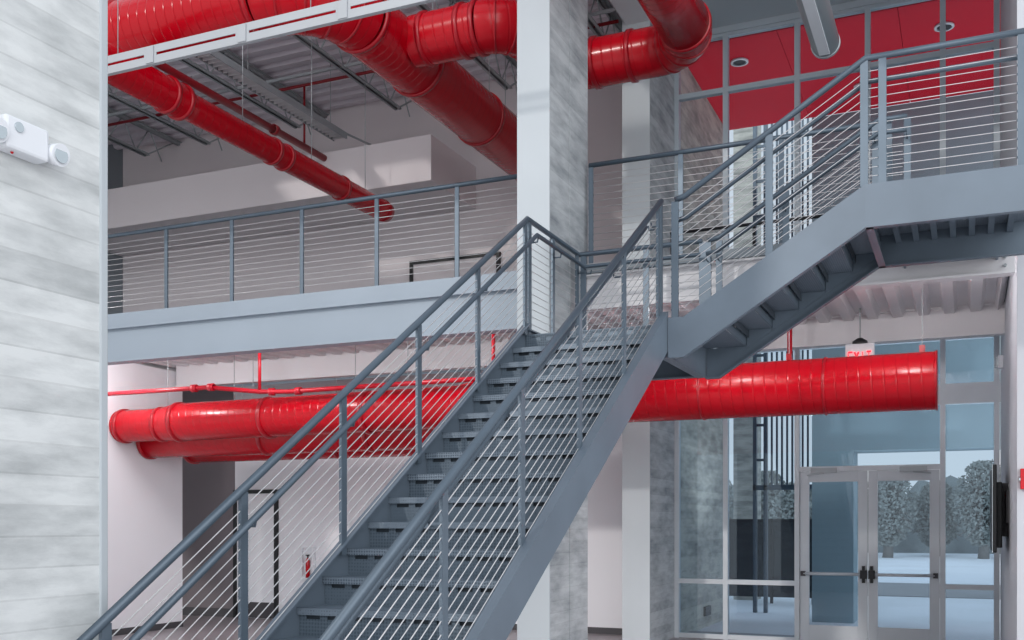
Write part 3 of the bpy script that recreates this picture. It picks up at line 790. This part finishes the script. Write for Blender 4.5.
# alarm bits
t = thing('fire_alarm', (.5, YM+.07, 2.1), 'red fire alarm unit on the right wall end at the frame edge', 'alarm')
MB().box(.455, .57, YM+.04, YM+.1, 2.06, 2.25).build('housing', M['redgloss'], t, bevel=.006)
MB().sweep([(.44, YM+.05, 2.15), (.455, YM+.05, 2.15)], .028, 14).build('knob', M['chrome'], t)
t = thing('horn_strobe', (.4, 14.6, 3.7), 'small white strobe high on the right wall near the window head', 'alarm')
MB().box(.37, .43, 14.5, 14.68, 3.72, 3.88).build('housing', M['plastic'], t, bevel=.006)
MB().box(.33, .37, 14.55, 14.63, 3.74, 3.86).build('lens', M['lens'], t)
# extinguisher cabinet
t = thing('extinguisher_cabinet', (-10.83, YW, .73), 'small white framed extinguisher cabinet on the lower back wall seen through the cables', 'cabinet')
MB().box(-10.97, -10.93, YW-.09, YW, .73, 1.34).box(-10.73, -10.69, YW-.09, YW, .73, 1.34).box(-10.93, -10.73, YW-.09, YW, 1.3, 1.34).box(-10.93, -10.73, YW-.09, YW, .73, .77).box(-10.93, -10.73, YW-.012, YW-.002, .77, 1.3).build('frame', M['plastic'], t)
t = thing('fire_extinguisher', (-10.83, YW-.06, .78), 'red fire extinguisher inside the white wall cabinet', 'extinguisher')
MB().sweep([(-10.83, YW-.055, .775), (-10.83, YW-.055, 1.08), (-10.83, YW-.055, 1.13)], .04, 16, True, radii=[.038, .038, .015]).build('cylinder', M['redgloss'], t)
MB().tube((-10.83, YW-.055, 1.13), (-10.83, YW-.055, 1.18), .012, 8).box(-10.87, -10.8, YW-.065, YW-.045, 1.17, 1.19).build('valve', M['black'], t)
# hanging exit sign
XX, YX = -1.2, 13.4
t = thing('exit_sign', (XX, YX, 3.75), 'ceiling hung white sign with red EXIT letters above the doors', 'sign')
MB().box(XX-.17, XX+.17, YX-.03, YX+.03, 3.69, 3.96).build('housing', M['plastic'], t, bevel=.006)
MB().tube((XX, YX, 3.95), (XX, YX, 4.4), .01, 8).build('stem', M['joist'], t)
MB().sweep([(XX, YX, 3.96), (XX, YX, 3.99), (XX, YX, 4.03)], .08, 20, True, radii=[.09, .09, .03]).build('canopy', M['black'], t)
def letter(b, strokes, ox, oz, w, h, y):
    for (x0, z0, x1, z1) in strokes:
        b.bar((ox+x0*w, y, oz+z0*h), (ox+x1*w, y, oz+z1*h), .008, .02)
L = {'E': [(0,0,0,1),(0,1,1,1),(0,.5,.8,.5),(0,0,1,0)], 'X': [(0,0,1,1),(0,1,1,0)], 'I': [(.5,0,.5,1)], 'T': [(0,1,1,1),(.5,0,.5,1)]}
b = MB()
for i, ch in enumerate('EXIT'): letter(b, L[ch], XX-.135+i*.072, 3.735, .05, .12, YX-.034)
b.build('lettering', M['exitred'], t)

# =================================================================== outdoors
sof = thing('canopy_soffit', (-.5, 17.5, 9.1), 'bright red panelled canopy soffit outside the upper windows', 'canopy')
xs = [-4.12, -2.6, -.9, .8, 2.5]
for i in range(4):
    MB().box(xs[i]+.004, xs[i+1]-.004, YW+.16, 19.4, 9.12, 9.2).build('soffit_panel', M['soffit'], sof)
MB().box(-4.12, 3, YW+.12, 19.5, 9.21, 9.5).build('canopy_slab', M['slate'], sof)
for (x, y, w) in ((-3.31, 16.56, 'left end of the red soffit'), (-.3, 16.6, 'right part of the red soffit'), (-1.6, 18.3, 'back part of the red soffit')):
    t = thing('recessed_downlight', (x, y, 9.09), 'round white recessed downlight in the '+w, 'light')
    MB().ring((x, y, 9.1), (0,0,1), .11, .03, .03, 24).build('trim_ring', M['plastic'], t)
    MB().sweep([(x, y, 9.1), (x, y, 9.112)], .1, 20).build('lens', M['darkbase'], t)
# slate cladding block carrying the canopy
t = thing('slate_portal', (0, 19.6, 0), 'slate grey clad portal block outside the doors', 'building')
MB().box(-2.57, 6, 19.42, 20.2, 3.05, 9.12).build('upper_panel', M['slate'], t)
MB().box(-2.57, -1.85, 19.42, 20.2, -.04, 3.05).build('pier', M['slate'], t)
# slatted steel screen
t = thing('slatted_screen', (-3.4, 21, 0), 'dark slatted steel screen between the fin wall and the slate portal', 'screen')
for x in (-3.93, -3.72): MB().box(x, x+.07, 21, 21.12, -.04, 10.9).build('post', M['rail'], t)
MB().box(-3.93, -2.7, 21.0, 21.1, 2.42, 2.52).box(-3.93, -2.7, 21.0, 21.1, 10.8, 10.9).box(-3.93, -2.7, 21.02, 21.08, 5.3, 5.38).build('rail', M['rail'], t)
for k in range(9): x = -3.58+k*.1; MB().box(x, x+.035, 21.02, 21.08, 2.52, 10.8).build('slat', M['rail'], t)
for z in [3.0+.7*k for k in range(11)]: MB().box(-3.87, -3.72, 21.03, 21.07, z, z+.05).build('rung', M['rail'], t)
t = thing('concrete_pillar', (-4.76, 24.8, 0), 'pale outdoor concrete pillar standing behind the dark fence', 'pillar')
MB().box(-5.02, -4.5, 24.4, 25.1, -.04, 12).build('concrete_shaft', M['concrete_warm'], t)
# dark fence
t = thing('mesh_fence', (-4, 23.6, 0), 'dark perforated metal fence standing on the snow outside the windows', 'fence')
MB().box(-5.0, -3.1, 23.6, 23.63, .1, 1.78).build('mesh_panel', M['mesh'], t)
for x in (-5.0, -4.0, -3.1, -2.95): MB().box(x-.03, x+.03, 23.57, 23.66, -.04, 1.86).build('post', M['black'], t)
MB().box(-5.0, -2.95, 23.58, 23.65, 1.78, 1.85).build('top_bar', M['black'], t)
# bollard-ish vent on fin wall
t = thing('wall_vent', (-4.1, 18.6, .3), 'small dark louvred vent low on the concrete fin wall', 'vent')
MB().box(-4.12, -4.08, 17.55, 17.95, .16, .32).build('louvre_box', M['black'], t)
# snow bank and trees
def tree(x, y, h, label, sc):
    t = thing('bare_tree', (x, y, -.04), label, 'tree', 'winter trees on the horizon')
    MB().sweep([(x, y, -.04), (x+.1, y, h*.3), (x-.1, y, h*.6)], .2, 8, True, radii=[.28, .2, .1]).build('trunk', M['bark'], t)
    b = MB(); rnd = random.Random(int(x*10)+int(y))
    for k in range(150):
        th = rnd.uniform(0, 2*PI); ph = rnd.uniform(-.5, 1.3); L_ = rnd.uniform(.6, 1)
        a = Vector((x, y, h*rnd.uniform(.3, .6)))
        e = a+Vector((math.cos(th)*math.cos(ph)*sc*L_, math.sin(th)*math.cos(ph)*sc*L_, math.sin(ph)*h*.42*L_))
        b.sweep([a, (a+e)/2+Vector((0,0,.2)), e], .05, 4, False, radii=[.07, .05, .02])
    b.build('branches', M['bark'], t)
    b = MB()
    for k in range(2600):
        th = rnd.uniform(0, 2*PI); rr = sc*rnd.random()**.6; zz = rnd.uniform(-1, 1)
        c = Vector((x+math.cos(th)*rr*(1-zz*zz*.7), y+math.sin(th)*rr*(1-zz*zz*.7), h*.55+zz*h*.42))
        q = Vector((rnd.uniform(-1,1), rnd.uniform(-1,1), rnd.uniform(-1,1))).normalized()*.12; q2 = q.cross(Vector((0,1,.3)))*1.0
        n0 = len(b.v); b.v += [tuple(c-q), tuple(c+q), tuple(c+q2)]; b.face((n0, n0+1, n0+2))
    b.build('twig_mass', M['leaf'], t)
for i in range(13):
    x = -13+i*2.3; h = 4.6+.5*math.sin(i*2.3)
    tree(x, 58+(i%2)*4, h, 'grey leafless tree in the hazy row beyond the snow', 1.55)
bk = MB(); nb = 90
for k in range(nb+1):
    xx = -40+80*k/nb; hh = 4.1+.5*math.sin(k*.9)+.35*math.sin(k*2.7+1)
    bk.v += [(xx, 68, -.1), (xx, 68.5, hh), (xx, 71, -.1)]
for k in range(nb):
    o_ = 3*k; bk.face((o_, o_+3, o_+4, o_+1)); bk.face((o_+1, o_+4, o_+5, o_+2))
struct(bk.build('hedge_bank', M['bankleaf']), 'dark wooded bank closing the horizon behind the trees', 'bank')

# =================================================================== world, sun, camera
w = bpy.data.worlds.new('world'); S.world = w; w.use_nodes = True
nt = w.node_tree; nt.nodes.clear()
o = nt.nodes.new('ShaderNodeOutputWorld'); bg = nt.nodes.new('ShaderNodeBackground')
tc = nt.nodes.new('ShaderNodeTexCoord'); sp = nt.nodes.new('ShaderNodeSeparateXYZ')
nt.links.new(tc.outputs['Generated'], sp.inputs[0])
r = nt.nodes.new('ShaderNodeValToRGB')
r.color_ramp.elements[0].position = 0; r.color_ramp.elements[0].color = (.93, .965, 1, 1)
r.color_ramp.elements[1].position = .7; r.color_ramp.elements[1].color = (.80, .87, .97, 1)
nt.links.new(sp.outputs['Z'], r.inputs['Fac']); nt.links.new(r.outputs['Color'], bg.inputs['Color'])
bg.inputs['Strength'].default_value = .95
nt.links.new(bg.outputs[0], o.inputs['Surface'])
sl = bpy.data.lights.new('sun_light', 'SUN'); sl.energy = .85; sl.angle = math.radians(2.5); sl.color = (1, .96, .92)
so = bpy.data.objects.new('sun_light', sl); COL.objects.link(so)
sdir = Vector((-.35, -1, .42)).normalized()
so.rotation_euler = sdir.to_track_quat('Z', 'Y').to_euler()
so.location = (-6, -12, 14)
s2 = bpy.data.lights.new('low_sky_light', 'SUN'); s2.energy = 1.5; s2.angle = math.radians(50); s2.color = (.96, .98, 1)
s2o = bpy.data.objects.new('low_sky_light', s2); COL.objects.link(s2o)
s2o.rotation_euler = Vector((.75, -1, .3)).normalized().to_track_quat('Z', 'Y').to_euler(); s2o.location = (10, -14, 6)

for i, x in enumerate((-2.6, -.6, 1.2)):  # added fill spots brightening the red soffit, no real fixtures
    fl = bpy.data.lights.new('soffit_fill', 'SPOT'); fl.energy = 330; fl.spot_size = math.radians(95); fl.spot_blend = .6; fl.shadow_soft_size = .3
    fo = bpy.data.objects.new('soffit_fill', fl); COL.objects.link(fo); fo.location = (x, 17.5, .1); fo.rotation_euler = (PI, 0, 0)
for i, (x, e_) in enumerate(((-11.2, 65), (-8.6, 36), (-6, 36), (-2.6, 24), (-.6, 30))):  # added fill lamps hidden behind the edge beam, no fixtures
    fl = bpy.data.lights.new('mezzanine_fill', 'POINT'); fl.energy = e_; fl.shadow_soft_size = .12; fl.color = (1, .97, .97)
    fo = bpy.data.objects.new('mezzanine_fill', fl); COL.objects.link(fo); fo.location = (x, 11.05, 4.16)
cam = bpy.data.cameras.new('camera'); co = bpy.data.objects.new('camera', cam); COL.objects.link(co)
co.location = (0, 0, EYE); co.rotation_euler = (PI/2, 0, math.radians(23.7))
cam.sensor_fit = 'HORIZONTAL'; cam.sensor_width = 36; cam.lens = 36*1035/1024
cam.shift_y = (524-320)/1024; cam.clip_start = .05; cam.clip_end = 400
S.camera = co
S.view_settings.view_transform = 'Standard'
S.view_settings.look = 'None'
S.view_settings.exposure = 0
for ob in S.objects:
    if '_o' in ob: del ob['_o']
S.cycles.max_bounces = 8
S.cycles.transparent_max_bounces = 16
